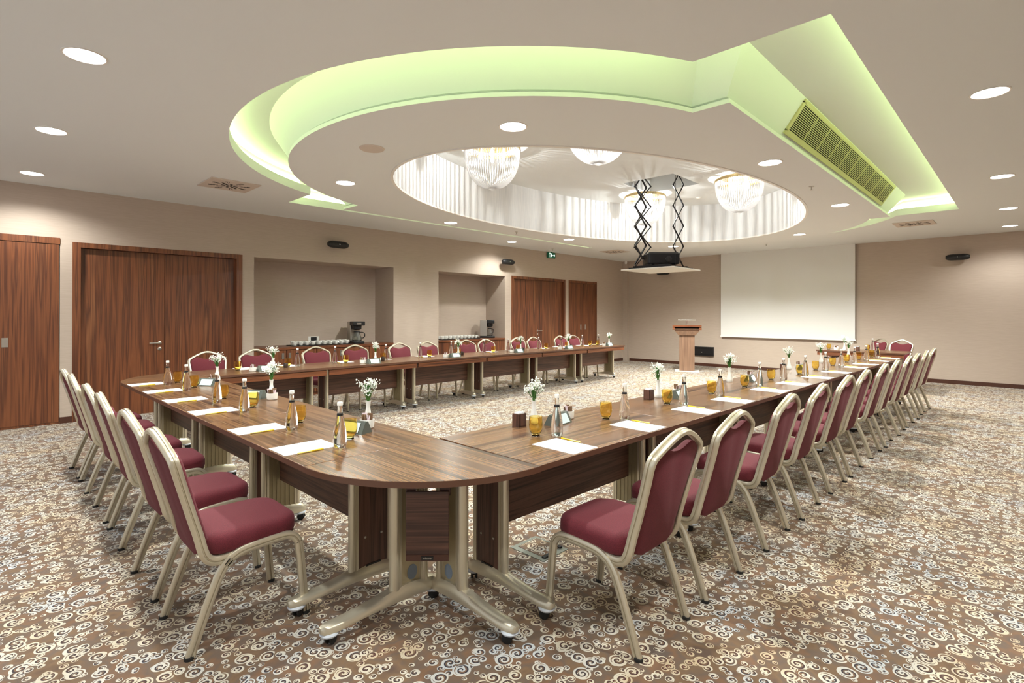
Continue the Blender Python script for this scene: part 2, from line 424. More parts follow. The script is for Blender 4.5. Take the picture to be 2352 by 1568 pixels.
d1 = tag(MB().box((-2.4, YW-.01, .03), (.85, YW+.03, 2.43)).build('door_1', M['door'], smooth=False), kind='structure')
MB().box((-2.4, YW-.02, 2.435), (.86, YW+.03, 2.52)).box((-2.4, YW-.005, 0), (.86, YW+.03, .028)).build('door_frame', M['door'], d1, smooth=False)
MB().box((.29, YW-.014, 1.06), (.35, YW-.006, 1.18)).build('flush_pull', M['steel'], d1, smooth=False)
def door_set(name, x0, x1, zt, leaves, rec, fw=.09, hx=None, hd=-1, frame=True):
    root = tag(MB().box((x0+fw, YW+rec, 0), (leaves[0], YW+rec+.04, zt-.075)).build(name, M['door'], smooth=False), kind='structure')
    for a, b_ in zip(leaves, leaves[1:]+[x1-fw]):
        MB().box((a+.004, YW+rec, 0), (b_, YW+rec+.04, zt-.075)).build('door_leaf', M['door'], root, smooth=False)
    f = MB(); f.box((x0, YW-.012, 0), (x0+fw, YW+.12, zt)); f.box((x1-fw, YW-.012, 0), (x1, YW+.12, zt)); f.box((x0+fw, YW-.012, zt-.07), (x1-fw, YW+.12, zt))
    f.build('door_frame', M['door'], root, smooth=False)
    if hx: handle(hx, 1.05, YW+rec, hd, root)
    return root
door_set('door_2', .99, 3.19, 2.48, [2.09], .07, hx=2.03, hd=-1)
door_set('door_3', 9.63, 11.82, 2.475, [10.6], .05, fw=.08, hx=10.69, hd=1)
d4 = door_set('door_4', 11.98, 13.35, 2.47, [12.68], .01, fw=.03)
for x in (12.56, 12.78): MB().box((x-.025, YW-.003, 1.04), (x+.025, YW+.012, 1.19)).build('flush_pull', M['steel'], d4, smooth=False)

# ------------------------------------------------------------------ ceiling fittings
def make_downlight():
    t = thing('downlight', 'x', 'ceiling light')
    MB().lathe([(.108, 0), (.124, 0), (.124, -.006), (.112, -.006), (.108, 0)], 28).build('ring', M['trimw'], t)
    MB().lathe([(0, -.002), (.107, -.002), (.107, .003), (0, .003)], 28).build('diffuser', M['lamp'], t)
    l = bpy.data.lights.new('downlight_lamp', 'SPOT'); l.energy = 250; l.spot_size = R(150); l.spot_blend = .6; l.shadow_soft_size = .06; l.color = (.975, 1, .945)
    o = bpy.data.objects.new('downlight_lamp', l); col.objects.link(o); o.parent = t; o.location = (0, 0, -.02)
    return t
dl = make_downlight()
DL = [((.53, 4.46, H), 'round downlight over the left aisle, nearest of its row to the camera'),
 ((.53, 6.52, H), 'middle one of the three round downlights over the left aisle'),
 ((.53, 8.68, H), 'round downlight over the left aisle, closest to the wood doors'),
 ((3.24, 3.15, HI), 'round downlight in the lowered ceiling, nearest to the camera'),
 ((3.21, 5.98, HI), 'round downlight in the lowered ceiling left of the oval recess'),
 ((5.89, 1.95, HI), 'round downlight between the oval recess and the long air grille'),
 ((8.89, 1.97, HI), 'round downlight in the lowered ceiling near the far end of the long air grille'),
 ((11.58, 3.28, HI), 'far round downlight right of the oval recess above the projection screen'),
 ((5.9, 7.26, HI), 'round downlight on the left side of the lowered ceiling, above the first niche'),
 ((8.94, 8.73, H), 'round downlight close to the left wall above the second niche'),
 ((8.97, 7.05, HI), 'round downlight left of the oval, near the exit sign'),
 ((11.6, 6.0, HI), 'round downlight behind the projector lift'),
 ((5.45, .21, H), 'round downlight at the upper right of the photo'),
 ((8.85, .23, H), 'middle round downlight along the right side of the room'),
 ((13.88, .25, H), 'far round downlight along the right side, over the plain back wall'),
 ((3.4, 8.75, H), None), ((6.2, 8.75, H), None)]
lamp_data = bpy.data.objects['downlight_lamp'].data
def dim(root, watts):
    for k in root.children:
        if k.type == 'LIGHT': k.data = k.data.copy(); k.data.energy = watts
for p, lab in DL:
    if lab:
        o_ = place(dl, p, 0, 'white '+lab)
        if p[1] < .5: dim(o_, 95)
        elif p[0] > 11: dim(o_, 620)
        elif p[1] > 8: dim(o_, 105)
        elif p[2] == HI: dim(o_, 255)
        else: dim(o_, 190)
for i, p in enumerate([(.53, 2.3, H), (.53, .2, H), (2.6, .2, H), (11.6, .23, H), (3.4, 8.75, H), (6.1, 8.75, H), (12.3, 8.7, H)]):  # extra downlights beyond the visible rows, added to light the room
    l = bpy.data.objects['downlight_lamp']
    if p in [(3.4, 8.75, H), (6.1, 8.75, H), (12.3, 8.7, H)]: continue
    dim(place(dl, p, 0, 'white round ceiling downlight added for lighting above the camera or beyond the right edge', 'added downlights out of view'), 130)

def make_vent():
    t = thing('ceiling_vent', 'x', 'air vent')
    MB().box((-.3, -.3, -.012), (.3, .3, 0)).build('face_plate', M['ventc'], t, bevel=.003)
    s = MB()
    for k in range(4):
        a = PI/4+k*PI/2
        s.box((.03, -.012, -.0145), (.17, .012, -.0125), Matrix.Rotation(a, 4, 'Z'))
        a2 = k*PI/2
        s.box((.05, -.014, -.0145), (.1, .014, -.0125), Matrix.Rotation(a2, 4, 'Z'))
        for j in range(3):
            for sg in (-1, 1): s.box((.13+.035*j, sg*(.02+.02*j), -.0145), (.24, sg*(.026+.02*j), -.0125), Matrix.Rotation(a2, 4, 'Z') @ Matrix.Rotation(sg*.2, 4, 'Z'))
    s.build('slots', M['dark'], t, smooth=False); return t
vt = make_vent()
place(vt, (2.40, 7.57, H), 0, 'square swirl air vent in the ceiling above the big double door')
place(vt, (12.3, 1.52, H), 0, 'square swirl air vent in the ceiling right of the projection screen')
place(vt, (12.25, 8.05, H), 0, 'small looking far air vent in the ceiling behind the projector lift')

tag(MB().lathe([(0, -.012), (.11, -.012), (.12, -.004), (.12, 0), (0, 0)], 28).build('ceiling_speaker', M['ventc'], loc=(2.72, 4.55, HI)), 'faint round beige disc flush in the lowered ceiling', 'ceiling speaker')
sp = thing('sprinkler', 'x', 'sprinkler')
MB().lathe([(0, .004), (.035, .004), (.03, -.006), (.008, -.008), (.008, -.04), (.02, -.042), (.02, -.046), (0, -.046)], 12).build('sprinkler_head', M['steel'], sp)
place(sp, (7.35, 1.94, HI), 0, 'tiny sprinkler head beside the long air grille')
place(sp, (7.45, 7.15, HI), 0, 'tiny sprinkler head on the left side of the lowered ceiling')
place(sp, (13.46, 4.54, H), 0, 'tiny sprinkler head above the projection screen')
place(sp, (10.63, 8.88, H), 0, 'tiny sprinkler head just above the exit sign')
tag(MB().lathe([(0, 0), (.05, 0), (.05, -.02), (.03, -.035), (0, -.035)], 16).build('smoke_detector', M['white'], loc=(10.45, 4.85, ZO)), 'small white smoke detector in the oval recess by the right chandelier', 'smoke detector')
tag(MB().lathe([(0, 0), (.045, 0), (.045, -.06), (.03, -.09), (0, -.095)], 16).build('security_camera', M['white'], loc=(14.8, 9.3, H)), 'small white dome camera in the far corner of the ceiling', 'camera')

# air grille on the sloping side of the lowered ceiling
gr = thing('air_grille', 'long yellowish air grille with dark slots in the sloping green ceiling side', 'air grille', (5.31, 1.65-.21*.16, 3.164+.296*.16))
gr.rotation_euler = (0, 0, 0)
dv = Vector((0, -.21, .296)).normalized(); nv = Vector((0, -.296, -.21)).normalized()
Mg = Matrix((( 1, 0, 0, 0), (0, dv.y, nv.y, 0), (0, dv.z, nv.z, 0), (0, 0, 0, 1)))
LG, WG = 4.47, .275
MB().box((.02, .0, .004), (LG-.02, WG, .008), Mg).build('back_panel', M['dark'], gr, smooth=False)
f = MB()
for a_, b_ in (((-.04, -.03, 0), (LG+.04, .012, .016)), ((-.04, WG-.012, 0), (LG+.04, WG+.02, .016)), ((-.04, 0, 0), (.012, WG, .016)), ((LG-.012, 0, 0), (LG+.04, WG, .016))): f.box(a_, b_, Mg)
M['grille'] = plain('grille_paint', srgb(196,190,140), .5)
f.build('frame', M['grille'], gr, smooth=False)
f = MB()
for i in range(1, 17): y = WG*i/17; f.box((0, y-.0032, .006), (LG, y+.0032, .014), Mg)
for i in range(1, 10): x = LG*i/10; f.box((x-.006, 0, .008), (x+.006, WG, .016), Mg)
f.build('louvres', M['grille'], gr, smooth=False)

# chandeliers
def make_chandelier():
    t = thing('chandelier', 'x', 'chandelier')
    MB().lathe([(0, 0), (.30, 0), (.30, -.02), (0, -.02)], 32).build('ceiling_plate', M['gold'], t)
    MB().sweep([(.40*math.cos(2*PI*i/40), .40*math.sin(2*PI*i/40), -.06) for i in range(40)], [(-.008,-.02), (.008,-.02), (.008,.02), (-.008,.02)], closed=True).build('ring', M['gold'], t)
    s = MB()
    for i in range(64):
        a = 2*PI*i/64
        s.tube([(r*math.cos(a), r*math.sin(a), z) for r, z in ((.31, -.02), (.36, -.04), (.395, -.07))], .006, 5)
    s.build('crystal_fringe', M['crystal'], t)
    prof = [(.39, -.07), (.387, -.19), (.365, -.31), (.32, -.42), (.245, -.52), (.15, -.585), (.04, -.612)]
    P = smooth_path([(r, 0, z) for r, z in prof], 3)
    st = MB().tube(P, .0065, 6, up=(0, 1, 0))
    me = None
    for i in range(64):
        a = 2*PI*i/64
        if me is None:
            o = st.build('crystal_strand', M['crystal'], t); me = o.data
        else:
            o = bpy.data.objects.new('crystal_strand', me); col.objects.link(o); o.parent = t
        o.rotation_euler.z = a
    MB().lathe([(0, -.60), (.05, -.60), (.06, -.615), (.03, -.635), (0, -.64)], 16).build('bottom_cap', M['crystal'], t)
    for k in range(4):
        a = PI/4+k*PI/2
        MB().lathe([(0, -.05), (.012, -.05), (.012, -.1), (.028, -.14), (.03, -.17), (.018, -.2), (0, -.205)], 12, (.16*math.cos(a), .16*math.sin(a), 0)).build('bulb', M['bulb'], t)
    l = bpy.data.lights.new('chandelier_lamp', 'POINT'); l.energy = 52; l.shadow_soft_size = .012; l.color = (.97, 1, .97)
    o = bpy.data.objects.new('chandelier_lamp', l); col.objects.link(o); o.parent = t; o.location = (0, 0, -.17)
    return t
ch = make_chandelier()
place(ch, (5.2, 5.47, ZO), 0, 'crystal bowl chandelier at the left end of the oval recess')
place(ch, (5.2, 3.65, ZO), .3, 'crystal chandelier half hidden by the near rim of the oval recess')
place(ch, (9.4, 3.62, ZO), .2, 'crystal bowl chandelier at the right end of the oval recess')
place(ch, (9.45, 5.5, ZO), .5, 'crystal chandelier partly hidden behind the projector lift arms')

# projector lift
pl = thing('projector_lift', 'black scissor lift with a square white plate lowered from the oval ceiling', 'projector lift', (HX, HY, 2.3))
MB().box((-.52, -.52, 0), (.52, .52, .022)).build('ceiling_panel', M['plate_white'], pl, bevel=.004)
MB().box((-.42, -.42, .022), (.42, .42, .05)).box((-.36, -.36, .05), (-.3, .36, .08)).box((.3, -.36, .05), (.36, .36, .08)).build('platform', M['blackm'], pl, smooth=False)
def scissor(cx, cy, ang, hw, n, z0, z1, off):
    s = MB(); dz = (z1-z0)/n
    for k in range(n):
        for sg in (-1, 1):
            a = Vector((-sg*hw, sg*off, z0+k*dz)); b_ = Vector((sg*hw, sg*off, z0+(k+1)*dz))
            a = Matrix.Rotation(ang, 4, 'Z') @ a; b_ = Matrix.Rotation(ang, 4, 'Z') @ b_
            s.sweep([(cx+a.x, cy+a.y, a.z), (cx+b_.x, cy+b_.y, b_.z)], [(-.008,-.017), (.008,-.017), (.008,.017), (-.008,.017)], up=(-math.sin(ang), math.cos(ang), .001))
            s.lathe([(0, -.012), (.016, -.012), (.016, .012), (0, .012)], 8, M=Matrix.Translation((cx+b_.x, cy+b_.y, b_.z)) @ Matrix.Rotation(ang, 4, 'Z') @ Matrix.Rotation(PI/2, 4, 'X'))
    return s.build('scissor_arm', M['blackm'], pl, smooth=False)
VA = R(-45)
scissor(-.20, .26, VA, .15, 5, .06, 1.93, .010)
scissor(-.10, .36, R(-20), .13, 5, .12, 1.93, .010)
scissor(.16, -.26, VA, .095, 5, .06, 1.93, .010)
MB().tube([(-.02, -.3, .05), (-.02, -.3, 1.9)], .003, 5).build('cable', M['rubber'], pl)
pj = thing('projector', 'black projector standing on the lowered lift plate', 'projector', (HX, HY, 2.38))
MB().pillow(rrect(-.29, -.21, .29, .21, .04), [(.012, .03), (0, .045), (0, .21), (.03, .24)], lambda x, y, z: (x, y, z)).build('body', M['blackm'], pj, rz=R(-45))
q = MB()
for sx in (-.18, .18):
    for sy in (-.13, .13): q.lathe([(0, 0), (.015, 0), (.015, .035), (0, .035)], 10, (sx, sy, 0))
q.build('feet', M['rubber'], pj, rz=R(-45))
MB().lathe([(0, 0), (.05, 0), (.055, .03), (.04, .035), (0, .03)], 20, M=Matrix.Rotation(R(-45), 4, 'Z') @ Matrix.Translation((.08, -.2, .11)) @ Matrix.Rotation(PI/2, 4, 'X')).build('lens', M['black'], pj)

# wall speakers
def make_speaker():
    t = thing('wall_speaker', 'x', 'speaker')
    P = [(-.2+.4*i/12, 0, 0) for i in range(13)]
    sc = [.55, .82, .95]+[1]*7+[.95, .82, .55]
    MB().sweep(P, [(.065*math.cos(2*PI*i/16)*1.0, .068*math.sin(2*PI*i/16)) for i in range(16)], scales=sc).build('cabinet', M['black'], t)
    MB().box((-.03, -.16, -.02), (.03, -.04, .02)).box((-.045, -.165, -.045), (.045, -.155, .045)).build('bracket', M['blackm'], t, smooth=False)
    MB().lathe([(0, 0), (.007, 0), (.007, .002), (0, .002)], 10, M=Matrix.Translation((0, .066, 0)) @ Matrix.Rotation(-PI/2, 4, 'X')).build('badge', M['chrome'], t)
    return t
spk = make_speaker()
place(spk, (4.82, YW-.17, 2.79), PI, 'black capsule speaker on the left wall above the first niche')
place(spk, (9.35, YW-.17, 2.79), PI, 'black capsule speaker on the left wall above the second niche')
place(spk, (XW-.17, 1.08, 2.73), PI/2, 'black capsule speaker on the back wall right of the projection screen')
place(spk, (XW-.17, 7.95, 2.76), PI/2, 'black capsule speaker half hidden behind the projector lift plate')

# exit sign: green box with running figure, door and arrow
ex = thing('exit_sign', 'small green exit sign with white running figure and arrow', 'exit sign', (11.14, YW-.06, 3.03))
MB().box((-.15, -.02, 0), (.15, .02, .15)).build('housing', M['green'], ex, smooth=False)
g = MB(); y = -.0215
def bar(x0, z0, x1, z1, wd=.012):
    d = Vector((x1-x0, 0, z1-z0)).normalized(); n_ = Vector((-d.z, 0, d.x))*wd/2
    A_ = Vector((x0, y, z0)); B_ = Vector((x1, y, z1)); g.add([A_-n_, B_-n_, B_+n_, A_+n_], [(0, 1, 2, 3)])
bar(-.12, .02, -.12, .13); bar(-.12, .13, -.06, .13); bar(-.06, .13, -.06, .02)
bar(.03, .075, .12, .075, .02); bar(.085, .11, .125, .075, .016); bar(.085, .04, .125, .075, .016)
bar(-.03, .09, -.01, .06, .02); bar(-.01, .06, .015, .03); bar(-.01, .06, -.04, .03); bar(-.05, .085, -.02, .09); bar(-.02, .09, .01, .07)
g.lathe([(0, 0), (.011, 0)], 10, M=Matrix.Translation((-.022, y, .115)) @ Matrix.Rotation(PI/2, 4, 'X'))
g.build('pictogram', M['signw'], ex, smooth=False)
MB().box((-.01, -.01, .15), (.01, .01, .17)).build('hanger', M['green'], ex, smooth=False)

# projection screen
ps = thing('projection_screen', 'large pale grey projection screen hanging on the back wall', 'projection screen', (XW-.09, 4.59, 0))
MB().box((-.002, -1.62, .9), (.002, 1.62, 3.2)).build('screen_fabric', M['screen'], ps, smooth=False)
MB().box((-.012, -1.63, .87), (.012, 1.63, .9)).build('bottom_bar', M['trimw'], ps, smooth=False)

bx = thing('wall_panel_box', 'black connection panel low on the back wall beside the lectern', 'connection panel', (XW-.03, 6.78, .3))
MB().box((-.03, -.34, 0), (.03, .34, .26)).build('box', M['black'], bx, bevel=.004)
MB().box((-.034, -.3, .03), (-.03, .3, .05)).box((-.034, -.3, .2), (-.03, .3, .215)).build('edge_strips', M['blackm'], bx, smooth=False)
MB().lathe([(0, 0), (.012, 0), (.012, .004), (0, .004)], 10, M=Matrix.Translation((-.03, 0, .1)) @ Matrix.Rotation(-PI/2, 4, 'Y')).build('badge', M['steel'], bx)

# lectern
lc = thing('lectern', 'walnut lectern with flared top standing before the back wall', 'lectern', (13.25, 6.46, 0), R(-64))
MB().box((-.3, -.26, 0), (.3, .26, .02)).build('base_plate', M['plate_white'], lc, bevel=.003)
MB().box((-.19, -.14, .02), (.19, .16, .97)).build('column', wood('walnut_lectern', 2, [(.3, srgb(98,72,56)), (.5, srgb(132,102,82)), (.7, srgb(108,82,66))], .4, 9, 40, .6), lc, bevel=.004)
lw = lc.children[-1].data.materials[0]
t_ = MB(); zz = [(.21, .95), (.30, 1.06), (.31, 1.13)]
for (w0, z0), (w1, z1) in zip(zz, zz[1:]):
    t_.add([(-w0, -.18, z0), (w0, -.18, z0), (w0, .2, z0), (-w0, .2, z0), (-w1, -.22, z1), (w1, -.22, z1), (w1, .24, z1), (-w1, .24, z1)], [(0,3,2,1), (4,5,6,7), (0,1,5,4), (1,2,6,5), (2,3,7,6), (3,0,4,7)])
t_.build('flared_head', lw, lc, smooth=False)
t_ = MB(); t_.add([(-.36,-.27,1.17),(.36,-.27,1.17),(.36,.27,1.11),(-.36,.27,1.11),(-.36,-.27,1.22),(.36,-.27,1.22),(.36,.27,1.16),(-.36,.27,1.16)], [(0,3,2,1), (4,5,6,7), (0,1,5,4), (1,2,6,5), (2,3,7,6), (3,0,4,7)])
t_.box((-.36, -.27, 1.09), (-.3, .27, 1.15)).box((.3, -.27, 1.09), (.36, .27, 1.15)).build('top', M['apron'], lc, smooth=False)
rd = thing('reading_stand', 'small glass reading stand on top of the lectern', 'reading stand', (13.22, 6.45, 1.205), R(-64))
MB().lathe([(0, 0), (.05, 0), (.05, .01), (.02, .02), (.02, .12), (.03, .14), (0, .14)], 16).build('pedestal', M['steel'], rd)
MB().box((-.22, -.13, .14), (.22, .13, .152)).build('plate', M['white'], rd, bevel=.002)

# ------------------------------------------------------------------ niches
def cabinet(x0, x1, n, label, lab2):
    t = thing('counter_cabinet', label, 'cabinet', (x0, YW, 0))
    L_ = x1-x0
    MB().box((.002, .03, .0), (L_-.002, YN-YW-.002, .86)).build('body', M['door'], t, smooth=False)
    for i in range(n):
        a = L_*i/n; b_ = L_*(i+1)/n
        dr = MB().box((a+.003, .005, .06), (b_-.003, .028, .85)).build('door', M['door'], t, smooth=False)
        xh = b_-.06 if i % 2 == 0 else a+.06
        MB().box((xh-.02, -.003, .7), (xh+.02, .005, .8)).build('flush_pull', M['steel'], dr, smooth=False)
    tag(MB().box((x0+.002, YW-.012, .86), (x1-.002, YN-.002, .9)).build('worktop', M['apron'], smooth=False), lab2, 'worktop')
cabinet(3.38, 6.14, 5, 'low walnut cabinet with flush pulls built into the larger first niche', 'walnut worktop in the larger first niche under the metal and black coffee machine')
cabinet(7.31, 9.41, 4, 'low walnut cabinet built into the second, narrower niche', 'walnut worktop in the second niche holding the row of white cups')

sk = thing('wall_socket', 'white framed double socket on the back of the first niche', 'socket', (4.76, YN-.012, .95))
MB().box((-.11, 0, 0), (.11, .012, .1)).build('frame', M['white'], sk, bevel=.002)
MB().box((-.06, -.004, .015), (.06, 0, .085)).build('insert', M['black'], sk, smooth=False)

def coffee_machine(name_lab, loc, rz):
    t = thing('coffee_machine', name_lab, 'coffee machine', loc, rz)
    MB().box((-.1, -.2, 0), (.1, .17, .05)).build('base', M['black'], t, bevel=.01)
    MB().box((-.1, .0, .05), (.1, .17, .44)).build('body', M['steel'], t, bevel=.006)
    MB().box((-.115, -.19, .36), (.115, .0, .445)).build('head', M['black'], t, bevel=.012)
    MB().box((-.04, -.192, .385), (.04, -.19, .415)).build('badge', M['steel'], t, smooth=False)
    MB().lathe([(0, .27), (.05, .27), (.08, .29), (.085, .36), (0, .36)], 18, (0, -.07, 0)).build('brew_basket', M['black'], t)
    MB().lathe([(0, .052), (.075, .052), (.085, .07), (.08, .13), (.05, .19), (.045, .225), (.05, .23), (.04, .23), (.04, .2), (.075, .13), (.08, .075), (.07, .06), (0, .06)], 20, (0, -.07, 0)).build('glass_jug', M['frost'], t)
    MB().tube(smooth_path([(.03, -.115, .225), (.09, -.15, .22), (.115, -.165, .18), (.1, -.155, .12), (.07, -.12, .11)], 4), .009, 8).lathe([(0, .225), (.052, .225), (.05, .245), (0, .25)], 18, (0, -.07, 0)).build('jug_handle', M['black'], t)
    t.scale = (1.1, 1, 1)
    return t
coffee_machine('steel and black filter coffee machine in the larger first niche', (5.47, 9.76, .9), R(-8))
coffee_machine('black and steel coffee machine turned sideways in the second niche', (9.1, 9.76, .9), R(48))

cp = thing('coffee_cup', 'x', 'cup')
MB().lathe([(0, 0), (.026, 0), (.03, .008), (.044, .05), (.046, .068), (.043, .068), (.041, .05), (.026, .012), (0, .01)], 20).build('body', M['white'], cp)
MB().tube([(.044, 0, .055), (.062, 0, .052), (.068, 0, .04), (.06, 0, .028), (.038, 0, .024)], .004, 6, up=(0,1,0)).build('handle', M['white'], cp)
tr = tag(MB().pillow(rrect(-.585, -.17, .585, .17, .03), [(.01, 0), (0, .006), (0, .016), (.008, .016), (.014, .008)], lambda x, y, z: (x, y, z)).build('serving_tray', M['black'], loc=(4.69, 9.70, .9), rz=0), 'long black tray under the cups in the first niche', 'tray')
tr2 = tr.copy(); col.objects.link(tr2); tr2.location = (8.1, 9.7, .9); tr2['label'] = 'long black tray under the cups in the second niche'
for (x0, wh, nx, step) in ((4.69, 'first', 10, .115), (8.1, 'second', 10, .115)):
    for j in range(2):
        for i in range(nx):
            place(cp, (x0+(i-(nx-1)/2)*step+(.02 if j else 0), 9.63+.14*j, .9165), random.uniform(-.6, .6)-1.2,
                  'white cup, %s from left in the %s row, %s niche' % (ORD[i], 'front' if j == 0 else 'rear', wh), 'white cups in the %s niche' % wh)

# ------------------------------------------------------------------ chairs
FLUTE = []
for i in range(20):
    a = 2*PI*i/20
    rx, ry = .014, .019
    k = .86 if i in (0, 10, 9, 1, 11, 19) and i % 10 == 0 else 1
    FLUTE.append((rx*k*math.copysign(abs(math.cos(a))**.7, math.cos(a)), ry*math.copysign(abs(math.sin(a))**.7, math.sin(a))))
def flute(w_, h_, g=.006):
    # rounded tube with two shallow grooves on each wide face (local a = width, b = height)
    return [(-w_, -h_*.6), (-w_*.6, -h_), (w_*.6, -h_), (w_, -h_*.6), (w_, -h_*.2), (w_-g, -h_*.08), (w_-g, h_*.08), (w_, h_*.2), (w_, h_*.6), (w_*.6, h_), (-w_*.6, h_), (-w_, h_*.6), (-w_, h_*.2), (-w_+g, h_*.08), (-w_+g, -h_*.08), (-w_, -h_*.2)]
def backy(z): return .055-.285*(z-.46)
def make_chair():
    t = thing('banquet_chair', 'x', 'chair')
    outl = rrect(-.222, .078, .222, .50, [.07, .07, .12, .12], 6)
    def mp(x, y, z): return (x, y, z+.006*math.cos(x*6)*(1 if z > .45 else 0))
    MB().pillow(outl, [(.025, .408), (.006, .414), (0, .43), (0, .462), (.006, .48), (.02, .492), (.045, .500)], mp).build('seat', M['maroon'], t, ang=60)
    MB().pillow(inset(outl, .004), [(.0, .396), (0, .408)], lambda x, y, z: (x, y, z)).build('seat_pan', M['champ_d'], t)
    # backrest outline (x, z)
    hb = [(.11, .405), (.165, .425), (.186, .48), (.19, .60), (.195, .70), (.204, .79), (.209, .838), (.203, .864), (.18, .884), (.148, .903), (.118, .91), (.085, .9), (.045, .886), (0, .881)]
    B = [(-x, z) for x, z in hb]+hb[-2::-1]
    MB().pillow(B[::-1], [(.010, -.014), (0, -.008), (0, .014), (.006, .026), (.018, .034)], lambda x, z, h: (x, backy(max(z, .47))+h+.004, z)).build('backrest', M['maroon'], t, ang=60)
    half = [(.205, .25, .397), (.208, .17, .392), (.21, .115, .388), (.211, .078, .405), (.213, .056, .445)]
    half += [(x, backy(z), z) for x, z in ((.209, .52), (.208, .6), (.211, .7), (.219, .79), (.225, .838), (.221, .87), (.2, .893), (.13, .931), (.055, .962), (0, .971))]
    path = smooth_path(half+[(-x, y, z) for x, y, z in half[-2::-1]], 3)
    MB().sweep(path, flute(.0135, .0205), up=(0, 1, .25)).build('back_frame', M['champ'], t, ang=40)
    for sx in (-1, 1):
        X = .222*sx
        MB().sweep(smooth_path([(X, 0, 0), (X, .07, .2), (X, .125, .335), (X, .165, .385)], 4), flute(.0125, .019), up=(0, 1, 0)).build('leg', M['champ'], t, ang=40)
        MB().sweep(smooth_path([(X, .146, .362), (X, .168, .385), (X, .21, .405), (X, .27, .413), (X, .40, .418), (X, .45, .405), (X, .478, .37)], 4), flute(.0125, .019), up=(0, .1, 1)).build('seat_rail', M['champ'], t, ang=40)
        MB().sweep([(X, .478, .37), (X, .487, .3), (X, .515, 0)], flute(.0125, .019), up=(0, 1, 0)).build('leg', M['champ'], t, ang=40)
    MB().sweep([(-.21, .13, .375), (.21, .13, .375)], flute(.008, .01)).sweep([(-.215, .44, .395), (.215, .44, .395)], flute(.008, .008)).build('crossbar', M['champ_d'], t)
    for k in t.children:
        if k.name.startswith('leg'):
            v = k.data.vertices[0].co; z0 = min(q_.co.z for q_ in k.data.vertices)
            fy = 0 if min(q_.co.y for q_ in k.data.vertices) < .1 else .515
            MB().lathe([(0, 0), (.02, 0), (.02, .014), (0, .014)], 12, (math.copysign(.222, v.x), fy, 0)).build('foot_cap', M['rubber'], k)
    return t
chair = make_chair()
XR = [2.25, 2.905, 3.755, 4.475, 5.26, 5.91, 6.77, 7.45, 8.27, 8.93, 9.74, 10.5]
for i, x in enumerate(XR):
    place(chair, (x, 1.21-.009*(x-2), 0), R(random.uniform(-2, 2)), 'maroon and champagne banquet chair, %s from the camera in the right-hand row' % ORD[i], 'banquet chairs along the right tables')
YL = [2.825, 3.48, 4.34, 4.95, 5.83, 6.4]
for i, y in enumerate(YL):
    place(chair, (.67+.008*(y-2.8), y, 0), R(-90+random.uniform(-2, 2)), 'maroon banquet chair, %s from the camera in the short left-hand row' % ORD[i], 'banquet chairs along the near left tables')
XF = [2.3, 2.93, 3.84, 4.51, 5.38, 5.99, 6.95, 7.48, 8.42, 8.95, 9.90, 10.41]
for i, x in enumerate(XF):
    place(chair, (x-.03, 7.95, 0), R(180+random.uniform(-2, 2)), 'maroon banquet chair facing the room, %s from the left behind the far tables' % ORD[i], 'banquet chairs behind the far tables')
place(chair, (13.8, 2.35, 0), R(48), 'maroon banquet chair, left one of the two behind the separate table by the screen')
place(chair, (13.45, 1.9, 0), R(64), 'maroon banquet chair, right one of the two behind the separate table by the screen')

# ------------------------------------------------------------------ tables
T = .77; W = .8
def caster(x, y, parent, ang):
    cst = MB().lathe([(0, .046), (.04, .048), (.044, .056), (.038, .064), (0, .064)], 24, (x, y, 0)).build('caster', M['cup_disc'], parent)
    wx, wy = x+.012*math.cos(ang), y+.012*math.sin(ang)
    k = MB()
    for sg in (-1, 1):
        k.lathe([(0, -.006), (.02, -.006), (.025, -.003), (.025, .003), (.02, .006), (0, .006)], 16, M=Matrix.Translation((wx-sg*.013*math.sin(ang), wy+sg*.013*math.cos(ang), .025)) @ Matrix.Rotation(ang, 4, 'Z') @ Matrix.Rotation(PI/2, 4, 'X'))
    k.lathe([(0, .02), (.008, .02), (.008, .05), (0, .05)], 8, (wx, wy, 0))
    k.build('wheel', M['rubber'], cst)
def foot_beam(p0, p1, pc, parent):
    """arched foot from p0 to p1 with its crest near parameter pc"""
    d = Vector((p1[0]-p0[0], p1[1]-p0[1], 0)); L_ = d.length; d.normalize(); n_ = Vector((-d.y, d.x, 0))
    secs = []
    for i in range(15):
        t = i/14; s = t*L_
        h = .068+.04*math.exp(-((t-pc)/.33)**2); bot = .062+.012*math.sin(PI*t)
        wd = .038 if 0 < i < 14 else .032
        secs.append((s, wd, bot, h))
    m = MB(); vs = []; prof_n = 8
    secs = [(-.03, .012, .068, .062), (-.02, .022, .064, .066)]+secs+[(L_+.02, .022, .064, .066), (L_+.03, .012, .068, .062)]
    for s, wd, bt, tp in secs:
        base = Vector((p0[0], p0[1], 0))+d*s
        for (u, v) in ((-1, 0), (-.8, -.0), (.8, -.0), (1, 0), (1, .6), (.6, 1), (-.6, 1), (-1, .6)):
            vs.append(base+n_*wd*u+Vector((0, 0, bt+(tp-bt+.03)*v)))
    fs = []; k = 8
    for i in range(len(secs)-1):
        for q_ in range(k): fs.append((i*k+q_, i*k+(q_+1) % k, (i+1)*k+(q_+1) % k, (i+1)*k+q_))
    fs += [tuple(range(k))[::-1], tuple((len(secs)-1)*k+q_ for q_ in range(k))]
    m.add(vs, fs); o = m.build('foot', M['champ'], parent, ang=50)
    ang = math.atan2(d.y, d.x)
    caster(p0[0]+d.x*.015, p0[1]+d.y*.015, o, ang+.5); caster(p1[0]-d.x*.015, p1[1]-d.y*.015, o, ang-.7)
    return o
